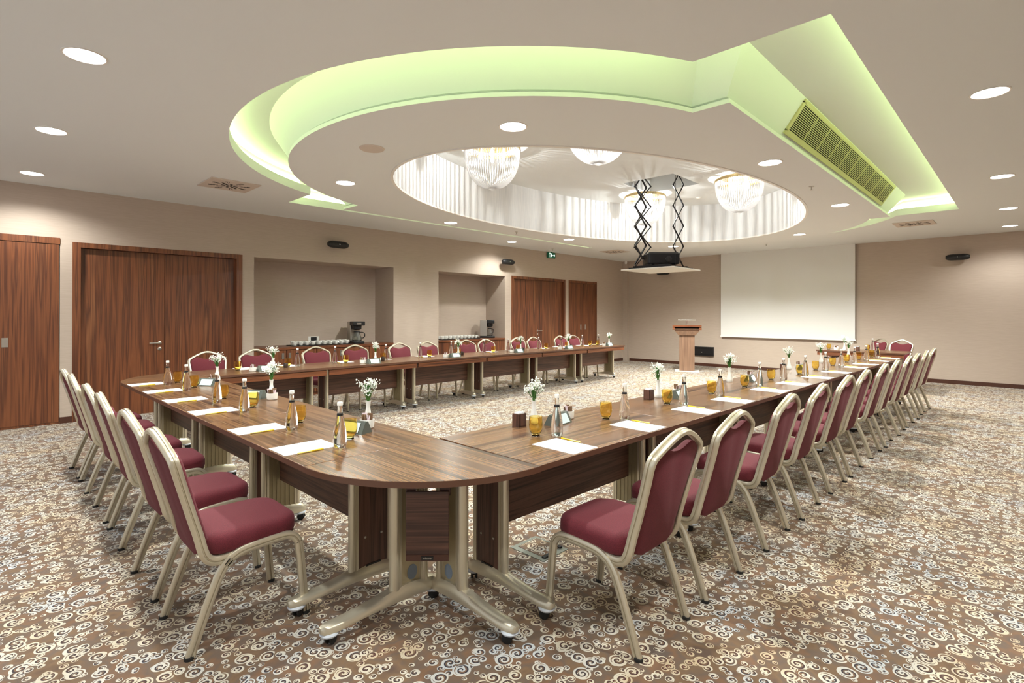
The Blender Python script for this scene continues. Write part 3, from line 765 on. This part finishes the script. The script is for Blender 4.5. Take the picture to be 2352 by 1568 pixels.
def column(cx, cy, ax, out, parent, z0=.09, z1=T-.035, wide=.115, panel=True, pr_=.021):
    """aluminium leg: two ribbed poles with a plate between them; ax = direction along the foot, out = outer face direction"""
    ax = Vector(ax); out = Vector(out); Mx = Matrix(((ax.x, out.x, 0, cx), (ax.y, out.y, 0, cy), (0, 0, 1, 0), (0, 0, 0, 1)))
    m = MB()
    for sg in (-1, 1):
        x = sg*wide
        m.lathe([(pr_, z0), (pr_, z1)], 18, M=Mx @ Matrix.Translation((x, 0, 0)))
        m.box((x-.026 if sg > 0 else x+.012, -.024, z0), (x-.012 if sg > 0 else x+.026, .024, z1), Mx)
    m.box((-wide-.02, -.02, z1-.03), (wide+.02, .02, z1), Mx)
    leg = m.build('leg', M['champ'], parent, ang=40)
    pm = MB().box((-wide+.02, -.020, z0), (wide-.02, -.008, z1), Mx)
    for u in (-.06, -.03, 0, .03, .06):
        if abs(u) < wide-.035: pm.box((u-.006, -.024, z0), (u+.006, -.020, z1), Mx)
    pm.build('inner_plate', M['champ_p'], leg, smooth=False)
    if panel:
        e = MB().box((-wide+.024, .006, z0+.03), (wide-.024, .022, z1), Mx).build('end_panel', M['panel_z'], leg, smooth=False)
        s = MB()
        for u, v in ((-.05, .2), (.05, .2)): s.lathe([(0, 0), (.007, 0), (.006, .003), (0, .003)], 10, M=Mx @ Matrix.Translation((u, .022, z0+v)) @ Matrix.Rotation(-PI/2, 4, 'X'))
        s.build('screw_caps', M['steel'], leg)
        MB().box((-.045, .022, z0+.02), (.045, .026, z0+.05), Mx).build('cable_slot', M['black'], leg, smooth=False)
    return leg
def make_table(L_, label, lo=.11):
    t = thing('conference_table', label, 'table')
    MB().box((.001, 0, T-.03), (L_-.001, W, T)).build('table_top', M['top'], t, bevel=.002)
    for y0, y1 in ((-.0012, 0), (W, W+.0012)): MB().box((.0005, y0, T-.0295), (L_-.0005, y1, T-.0012)).build('edge_band', M['edge'], t, smooth=False)
    MB().box((.02, W-.026, .665), (L_-.02, W-.006, T-.037)).box((.02, W-.04, T-.045), (L_-.02, W-.026, T-.03)).build('apron', M['apron'], t, smooth=False)
    MB().box((lo+.03, .41, .33), (L_-lo-.03, .428, T-.04)).build('modesty_panel', M['panel_x'], t, bevel=.002)
    for x, o in ((lo, -1), (L_-lo, 1)):
        column(x, .43, (0, 1, 0), (o, 0, 0), t)
        foot_beam((x, 0), (x, .58), .74, t)
    return t
def top_level_table(proto, loc, rz, label, group): return place(proto, loc, rz, label, group)
LR = 1.505; LN = 4.3/3; LF = 8.83/6
tbr = make_table(LR, 'x', .07); th_ = -.018
for i in range(6):
    x = 1.922+i*LR
    place(tbr, (x, 1.685+th_*(x-1.92), 0), th_, 'walnut topped conference table, %s from the camera in the right-hand row' % ORD[i], 'rectangular conference tables')
tbn = make_table(LN, 'x')
for i in range(3):
    place(tbn, (1.12, 2.482+(i+1)*LN, 0), R(-90), 'walnut topped conference table, %s from the camera in the short left-hand row' % ORD[i], 'rectangular conference tables')
tbf = make_table(LF, 'x')
for i in range(6):
    place(tbf, (1.922+(i+1)*LF, 7.58, 0), PI, 'walnut topped conference table, %s from the left in the far row' % ORD[i], 'rectangular conference tables')
tbp = make_table(1.5, 'x')
place(tbp, (13.1, 1.66, 0), R(90), 'separate walnut table in front of the projection screen', 'rectangular conference tables')

def make_corner():
    t = thing('corner_table', 'x', 'corner table')
    q_ = [(0, 0)]+[(W*math.cos(PI+PI/2*i/28), W*math.sin(PI+PI/2*i/28)) for i in range(29)]
    MB().prism(q_, T-.03, T).build('table_top', M['top_y'], t, bevel=.002, smooth=False)
    eb = MB(); n_ = 40; pr = [(W+.0003, T-.0295), (W+.0014, T-.0295), (W+.0014, T-.0012), (W+.0003, T-.0012)]
    vs = [(r_*math.cos(PI+PI/2*i/n_), r_*math.sin(PI+PI/2*i/n_), z_) for i in range(n_+1) for r_, z_ in pr]
    eb.add(vs, [(i*4+q, i*4+(q+1) % 4, (i+1)*4+(q+1) % 4, (i+1)*4+q) for i in range(n_) for q in range(4)]); eb.build('edge_band', M['edge'], t, ang=40)
    # coordinates relative to the inner corner
    a = (-.79, -.21); c_ = (-.19, -.21); b_ = (-.19, -.80)
    foot_beam(a, c_, .72, t); foot_beam(b_, c_, .72, t)
    def col2(cx, cy, ax, out):
        leg = column(cx, cy, ax, out, t, panel=False, wide=.085, pr_=.029)
        A_ = Vector(ax); O_ = Vector(out); Mx = Matrix(((A_.x, O_.x, 0, cx), (A_.y, O_.y, 0, cy), (0, 0, 1, 0), (0, 0, 0, 1)))
        MB().box((-.065, -.006, .09), (.065, .008, .72), Mx).build('face_plate', M['champ_d'], leg, smooth=False)
        MB().lathe([(0, 0), (1, 0), (1, .06), (0, .06)], 24, M=Mx @ Matrix.Translation((.015, .008, .18)) @ Matrix.Rotation(-PI/2, 4, 'X') @ Matrix.Diagonal((.03, .038, .03, 1))).build('oval_sticker', M['sticker'], leg)
    col2(-.345, -.21, (1, 0, 0), (0, -1, 0)); col2(-.19, -.365, (0, 1, 0), (-1, 0, 0))
    Mx = Matrix.Translation((-.335, -.355, 0)) @ Matrix.Rotation(R(-45), 4, 'Z')
    fp = MB().box((-.105, -.009, .29), (.105, .009, .625)).build('front_panel', M['panel_x'], t, bevel=.002); fp.matrix_local = Mx
    MB().box((-.105, -.012, .285), (.105, -.009, .315), Mx).box((-.11, .009, .6), (-.06, .04, .74), Mx).box((.06, .009, .6), (.11, .04, .74), Mx).build('panel_rail', M['base'], t, smooth=False)
    pb = MB().box((-.03, -.0155, .291), (.03, -.012, .309), Mx).build('name_badge', M['black'], t, smooth=False)
    cu = bpy.data.curves.new('tmp', 'FONT'); cu.body = 'wilsone'; cu.size = .014; cu.align_x = 'CENTER'; cu.align_y = 'CENTER'; cu.extrude = .0003
    to = bpy.data.objects.new('tmp', cu); col.objects.link(to); bpy.context.view_layer.update()
    me = bpy.data.meshes.new_from_object(to.evaluated_get(bpy.context.evaluated_depsgraph_get())); bpy.data.objects.remove(to)
    me.transform(Mx @ Matrix.Translation((0, -.0162, .300)) @ Matrix.Rotation(PI/2, 4, 'X')); me.materials.clear(); me.materials.append(M['steel'])
    lo = bpy.data.objects.new('badge_lettering', me); col.objects.link(lo); lo.parent = pb
    return t
ct = make_corner()
place(ct, (1.918, 2.478, 0), 0, 'quarter round walnut corner table nearest to the camera')
place(ct, (1.918, 6.786, 0), R(-90), 'quarter round walnut corner table at the far left corner by the double door')

# floor box
fb = thing('floor_box', 'square steel floor outlet box with carpet lid under the first right table', 'floor outlet', (2.55, 2.24, 0))
MB().box((-.12, -.14, 0), (.12, .14, .004)).build('frame', M['plateg'], fb, smooth=False)
MB().box((-.08, -.09, .004), (.1, .11, .006)).build('lid', M['carpet'], fb, smooth=False)
MB().box((-.09, -.125, .004), (.01, -.1, .012)).box((.085, -.1, .004), (.11, -.05, .012)).build('cable_openings', M['rubber'], fb, smooth=False)

# ------------------------------------------------------------------ table ware
sheet = thing('note_sheet', 'x', 'paper')
MB().box((-.105, 0, 0), (.105, .297, .002)).build('paper', M['paper'], sheet, smooth=False)
sheet_m = sheet
pen = thing('pen', 'x', 'pen')
MB().tube([(0, 0, .0045), (0, .075, .0045)], .0045, 8).build('barrel', M['pale_yellow'], pen)
MB().tube([(0, .075, .0045), (0, .14, .0045)], .0052, 8).build('cap', M['yellow'], pen)
bottle = thing('water_bottle', 'x', 'bottle')
MB().lathe([(0, 0), (.029, 0), (.034, .006), (.037, .03), (.0365, .06), (.032, .1), (.023, .142), (.0155, .175), (.0135, .19), (.0128, .226), (0, .226)], 28).build('bottle_body', M['glass'], bottle)
MB().lathe([(.0142, .172), (.0175, .172), (.0165, .184), (.0142, .184)], 18).build('neck_band', M['black'], bottle)
MB().lathe([(0, .2265), (.0145, .2265), (.0152, .23), (.0152, .243), (.013, .247), (0, .247)], 18).build('bottle_cap', M['white'], bottle)
glassp = thing('amber_glass', 'x', 'glass')
MB().lathe([(0, .009), (.025, .011), (.036, .03), (.0425, .058), (.0425, .085), (.039, .118), (.037, .118), (.0405, .085), (.0403, .058), (.034, .032), (.022, .018), (0, .016)], 28).build('bowl', M['amber'], glassp)
MB().lathe([(0, 0), (.023, 0), (.025, .004), (.021, .0085), (0, .0085)], 20).build('foot', M['glass'], glassp)
vase = thing('bud_vase', 'x', 'vase')
MB().lathe([(0, 0), (.029, 0), (.033, .01), (.031, .03), (.02, .07), (.0135, .11), (.014, .135), (.019, .155), (.0165, .155), (.0115, .134), (.0115, .11), (.016, .07), (0, .04)], 20).build('body', M['white'], vase)
def make_flowers(seed):
    rnd = random.Random(seed); t = thing('flower_bunch', 'x', 'flowers')
    s = MB(); l_ = MB(); bl = MB()
    for i in range(16):
        a = rnd.uniform(0, 6.28); sp_ = rnd.uniform(.01, .062); zt = rnd.uniform(.085, .15)-sp_*.35
        s.tube(smooth_path([(0, 0, -.03), (.008*math.cos(a), .008*math.sin(a), .01), (sp_*.6*math.cos(a), sp_*.6*math.sin(a), zt*.6), (sp_*math.cos(a), sp_*math.sin(a), zt)], 2), .0014, 4)
        for k in range(12):
            c_ = Vector((sp_*math.cos(a)+rnd.gauss(0, .012), sp_*math.sin(a)+rnd.gauss(0, .012), zt+rnd.gauss(0, .013)))
            r_ = rnd.uniform(.0048, .008); ax_ = Vector((rnd.gauss(0,1), rnd.gauss(0,1), rnd.gauss(0,1))).normalized()
            u = ax_.orthogonal().normalized(); v = ax_.cross(u)
            pts = [c_+ax_*r_*.35]
            for j in range(10):
                rr = r_*(1.25 if j % 2 == 0 else .6); pts.append(c_+u*rr*math.cos(j*PI/5)+v*rr*math.sin(j*PI/5))
            pts.append(c_-ax_*r_*.5)
            bl.add(pts, [(0, 1+j, 1+(j+1) % 10) for j in range(10)]+[(11, 1+(j+1) % 10, 1+j) for j in range(10)])
    for i in range(26):
        a = rnd.uniform(0, 6.28); z = rnd.uniform(.0, .06); L_ = rnd.uniform(.045, .08)
        d = Vector((math.cos(a)*.35, math.sin(a)*.35, 1)).normalized(); n_ = d.cross(Vector((0, 0, 1))).normalized()
        p = Vector((0, 0, z)); l_.add([p, p+d*L_*.5+n_*.009, p+d*L_, p+d*L_*.5-n_*.009], [(0, 1, 2, 3)])
    s.build('stems', M['stem'], t); l_.build('leaves', M['leaf'], t, smooth=False); tag(bl.build('blossoms', M['blossom'], t, smooth=False), kind='stuff')
    return t
flowers = [make_flowers(s) for s in (3, 8, 15)]
bowl = thing('sachet_bowl', 'x', 'bowl')
MB().lathe([(0, 0), (.036, 0), (.042, .005), (.045, .03), (.045, .055), (.041, .055), (.041, .03), (.036, .008), (0, .008)], 24).build('bowl_body', M['white'], bowl)
bs = MB(); ps_ = MB(); rnd = random.Random(4)
for i in range(9):
    a = i*.7; x = .018*math.cos(a); y = .018*math.sin(a)
    mt = Matrix.Translation((x, y, .012)) @ Matrix.Rotation(a+.5, 4, 'Z') @ Matrix.Rotation(rnd.uniform(-.25, .25), 4, 'X')
    (bs if i % 3 else ps_).box((-.014, -.001, 0), (.014, .001, rnd.uniform(.07, .085)), mt)
bs.build('brown_sachets', M['brown'], bowl, smooth=False); ps_.build('white_sachets', M['pink'], bowl, smooth=False)
tent = thing('card_holder', 'x', 'card holder')
t_ = MB(); t_.prism([(-.05, 0), (.05, 0), (.012, .072), (-.012, .072)], -.1, .1, lambda x, y, z: (z, x, y)); t_.build('wedge', plain('smoked_holder', srgb(92,98,92), .15), tent, smooth=False)
def slab(y0, z0, y1, z1, off):
    m = MB(); d = Vector((0, y1-y0, z1-z0)); n_ = Vector((0, -(z1-z0), (y1-y0))).normalized()*off
    A_ = Vector((-.07, y0, z0)); m.add([A_+n_, A_+Vector((.14, 0, 0))+n_, A_+Vector((.14, 0, 0))+d+n_, A_+d+n_], [(0, 1, 2, 3)]); return m
m = slab(-.048, .008, -.017, .064, .0025); m.v += slab(.048, .008, .017, .064, -.0025).v; m.f.append((4, 5, 6, 7)); m.m.append(0)
m.build('card', M['card'], tent, smooth=False)
nap = thing('napkin_box', 'x', 'napkin box')
nb_ = MB(); nb_.box((-.035, -.03, 0), (.035, .03, .008)).box((-.035, -.03, 0), (-.028, .03, .085)).box((.028, -.03, 0), (.035, .03, .085)).box((-.035, .024, 0), (.035, .03, .085)).box((-.035, -.03, 0), (.035, -.024, .085))
nb_.build('box', M['panel_z'], nap, smooth=False)
MB().box((-.026, -.02, .008), (.026, .02, .092)).build('napkins', M['paper'], nap, smooth=False)
sug = thing('dark_jar', 'x', 'jar')
MB().lathe([(0, 0), (.024, 0), (.03, .01), (.03, .05), (.024, .065), (.021, .065), (.026, .05), (.026, .012), (0, .008)], 18).build('jar_body', plain('smoked_glass', srgb(58,46,40), .15), sug)

def setting(cx, cy, ang, label_where, sx, sy, bx_, by_, gx, gy, off=0):
    pass
# sheets: (x, y of outer short side centre), facing direction
def sheet_at(x, y, rz, where):
    place(sheet, (x, y, T), rz, 'white blank note sheet on the table, '+where, 'note sheets on the tables')
    dx, dy = rot2(.118, .13, rz) if where.startswith('right') or where.startswith('far') else rot2(.118, .06, rz)
    place(pen, (x+dx, y+dy, T), rz, 'yellow capped white pen beside the note sheet, '+where, 'pens on the tables')
RS = [2.30, 3.045, 3.855, 4.53, 5.38, 6.07, 6.88, 7.67, 8.54, 9.20, 10.02, 10.78]
RB = [(2.47,2.03),(3.2,2.02),(4.01,1.98),(4.64,1.95),(5.60,1.95),(6.30,1.94),(6.92,1.89),(7.75,1.88),(8.5,1.87),(9.25,1.86),(9.89,1.83),(10.71,1.82)]
RG = [(2.37,2.11),(3.09,2.10),(3.96,2.10),(4.76,2.08),(5.44,2.04),(6.24,2.05),(7.06,1.99),(7.8,2.01),(8.61,2.0),(9.38,1.99),(10.07,1.97),(10.84,1.93)]
for i, x in enumerate(RS):
    yo = 1.69+th_*(x-1.92)
    sheet_at(x, yo+.006, th_, 'right row, %s place from the camera' % ORD[i])
for i, (x, y) in enumerate(RB):
    place(bottle, (x, y, T), random.random()*6, 'clear water bottle with pale cap, %s from the camera on the right row' % ORD[i], 'water bottles on the tables')
for i, (x, y) in enumerate(RG):
    place(glassp, (x, y, T), 0, 'amber drinking glass, %s from the camera on the right row' % ORD[i], 'amber glasses on the tables')
NS = [2.83, 3.49, 4.36, 5.10, 5.82, 6.50]
for i, y in enumerate(NS):
    sheet_at(1.13, y, R(-90), 'short left row, %s place from the camera' % ORD[i])
NB = [(1.42,2.70),(1.42,3.32),(1.43,4.17),(1.42,4.76),(1.44,5.72),(1.42,6.31)]
NG = [(1.55,2.83),(1.54,3.48),(1.54,4.31),(1.52,4.93),(1.55,5.88),(1.53,6.4)]
for i, (x, y) in enumerate(NB): place(bottle, (x, y, T), 0, 'clear water bottle with pale cap, %s from the camera on the short left row' % ORD[i], 'water bottles on the tables')
for i, (x, y) in enumerate(NG): place(glassp, (x, y, T), 0, 'amber drinking glass, %s from the camera on the short left row' % ORD[i], 'amber glasses on the tables')
FS = [2.55, 3.12, 3.95, 4.62, 5.46, 6.1, 7.0, 7.65, 8.5, 9.15, 10.0, 10.5]
FB = [2.77, 3.2, 3.79, 4.62, 5.33, 5.95, 6.8, 7.38, 8.35, 9.03, 9.87, 10.42]
FG = [2.40, 3.04, 3.9, 4.53, 5.43, 6.07, 6.92, 7.6, 8.45, 9.14, 10.0, 10.3]
for i in range(12):
    sheet_at(FS[i], 7.57, PI, 'far row, %s place from the left' % ORD[i])
    if i != 0: place(bottle, (FB[i], 7.36 if i in (2, 4, 6, 8, 10) else 7.3, T), 0, 'clear water bottle with pale cap, %s from the left on the far row' % ORD[i-1], 'water bottles on the tables')
    place(glassp, (FG[i], 7.24, T), 0, 'amber drinking glass, %s from the left on the far row' % ORD[i], 'amber glasses on the tables')

def bunch(x, y, i, where, z=T):
    place(vase, (x, y, z), 0, 'slim white bud vase '+where, 'white bud vases')
    place(flowers[i % 3], (x, y, z+.15), i*1.3, 'small white flower sprays in the vase '+where, 'white flower bunches')
V = [(2.63, 2.36, 'nearest to the camera on the right row'), (4.23, 2.33, 'second from the camera on the right row'), (5.76, 2.32, 'third from the camera on the right row'),
     (7.62, 2.28, 'fourth from the camera on the right row'), (8.98, 2.24, 'fifth from the camera on the right row'), (10.5, 2.2, 'last on the right row'),
     (12.45, 2.68, 'on the separate table by the screen'),
     (1.84, 3.12, 'nearest to the camera on the short left row'), (1.84, 4.72, 'in the middle of the short left row'), (1.88, 6.3, 'at the far end of the short left row'),
     (2.76, 7.02, 'first from the left on the far row'), (4.25, 7.0, 'second from the left on the far row'), (5.86, 7.0, 'third from the left on the far row'),
     (7.42, 7.0, 'fourth from the left on the far row'), (8.9, 7.0, 'fifth from the left on the far row'), (10.42, 7.0, 'last from the left on the far row')]
for i, (x, y, wh) in enumerate(V): bunch(x, y, i, wh)
Bw = [(1.78, 3.03, 'beside the near vase on the short left row'), (1.80, 4.60, 'beside the middle vase on the short left row'), (1.80, 6.15, 'beside the far vase on the short left row'),
      (2.5, 7.0, 'beside the first vase on the far row'), (4.03, 6.98, 'beside the second vase on the far row'), (5.57, 6.98, 'beside the third vase on the far row'),
      (7.16, 6.98, 'beside the fourth vase on the far row'), (8.58, 6.98, 'beside the fifth vase on the far row'), (10.2, 6.98, 'beside the last vase on the far row'),
      (2.93, 2.31, 'behind the first bottle on the right row'), (4.5, 2.28, 'behind the third glass on the right row'), (6.15, 2.25, 'by the third vase on the right row'), (7.9, 2.24, 'by the fourth vase on the right row'), (9.25, 2.2, 'by the fifth vase on the right row'), (12.47, 2.83, 'on the separate table by the screen')]
for i, (x, y, wh) in enumerate(Bw): place(bowl, (x, y, T), i*.9, 'white bowl of sugar sachets '+wh, 'white sachet bowls')
Tn = [(1.66, 2.98, -70, 'near end of the short left row'), (1.72, 4.78, -60, 'middle of the short left row'), (1.70, 5.95, -60, 'far end of the short left row'),
      (2.64, 6.94, 180, 'by the first vase on the far row'), (4.16, 6.9, 180, 'by the second vase on the far row'), (5.72, 6.92, 180, 'by the third vase on the far row'),
      (7.28, 6.92, 180, 'by the fourth vase on the far row'), (8.79, 6.9, 180, 'by the fifth vase on the far row'), (10.3, 6.92, 180, 'by the last vase on the far row'),
      (2.74, 2.24, 8, 'by the first vase on the right row'), (4.32, 2.2, 8, 'by the second vase on the right row'), (5.95, 2.17, 8, 'by the third vase on the right row'), (7.7, 2.15, 5, 'by the fourth vase on the right row')]
for x, y, a, wh in Tn: place(tent, (x, y, T), R(a), 'grey wedge card holder with pale printed card, '+wh, 'card holders')
for x, y, wh in [(2.50, 2.37, 'first on the right row'), (4.07, 2.33, 'second on the right row, before the lectern'), (7.45, 2.3, 'by the fourth vase on the right row'), (12.45, 2.45, 'on the separate table by the screen')]:
    place(nap, (x, y, T), 0, 'small dark walnut napkin box with white napkins, '+wh, 'napkin boxes')
for i, (x, y) in enumerate([(2.98, 7.16), (4.48, 7.16), (6.08, 7.16), (7.66, 7.16), (9.14, 7.12)]):
    place(sug, (x, y, T), 0, 'small dark jar beside the %s vase on the far row' % ORD[i], 'dark jars on the far row')
place(bottle, (12.75, 2.25, T), 0, 'clear water bottle with pale cap on the separate table by the screen', 'water bottles on the tables')
place(glassp, (12.7, 2.33, T), 0, 'amber drinking glass by the bottle on the separate table near the screen', 'amber glasses on the tables')
place(glassp, (12.6, 3.0, T), 0, 'amber drinking glass by the vase on the separate table near the screen', 'amber glasses on the tables')

# remove the unplaced second meaning of prototypes: all have been placed above

# ------------------------------------------------------------------ world, camera, view
wd = bpy.data.worlds.new('room_world'); scene.world = wd; wd.use_nodes = True
bg = wd.node_tree.nodes['Background']; bg.inputs[0].default_value = (.94, .97, 1, 1); bg.inputs[1].default_value = .6

cam = bpy.data.cameras.new('camera'); co = bpy.data.objects.new('camera', cam); col.objects.link(co)
a = .772839471; pt = .00152878949; rl = .00178248
fw = Vector((math.cos(a)*math.cos(pt), math.sin(a)*math.cos(pt), math.sin(pt)))
rt = Vector((math.sin(a), -math.cos(a), 0)); up = rt.cross(fw)
r2 = rt*math.cos(rl)+up*math.sin(rl); u2 = -rt*math.sin(rl)+up*math.cos(rl)
co.matrix_world = Matrix(((r2.x, u2.x, -fw.x, 0), (r2.y, u2.y, -fw.y, 0), (r2.z, u2.z, -fw.z, 1.5), (0, 0, 0, 1)))
cam.sensor_width = 36; cam.lens = 1216.0/2352*36; cam.shift_x = 0; cam.shift_y = (718.88-784)/2352; cam.clip_start = .05; cam.clip_end = 100
scene.camera = co
vs_ = scene.view_settings; vs_.view_transform = 'Standard'; vs_.look = 'None'; vs_.gamma = 1; vs_.use_curve_mapping = False; vs_.exposure = .43
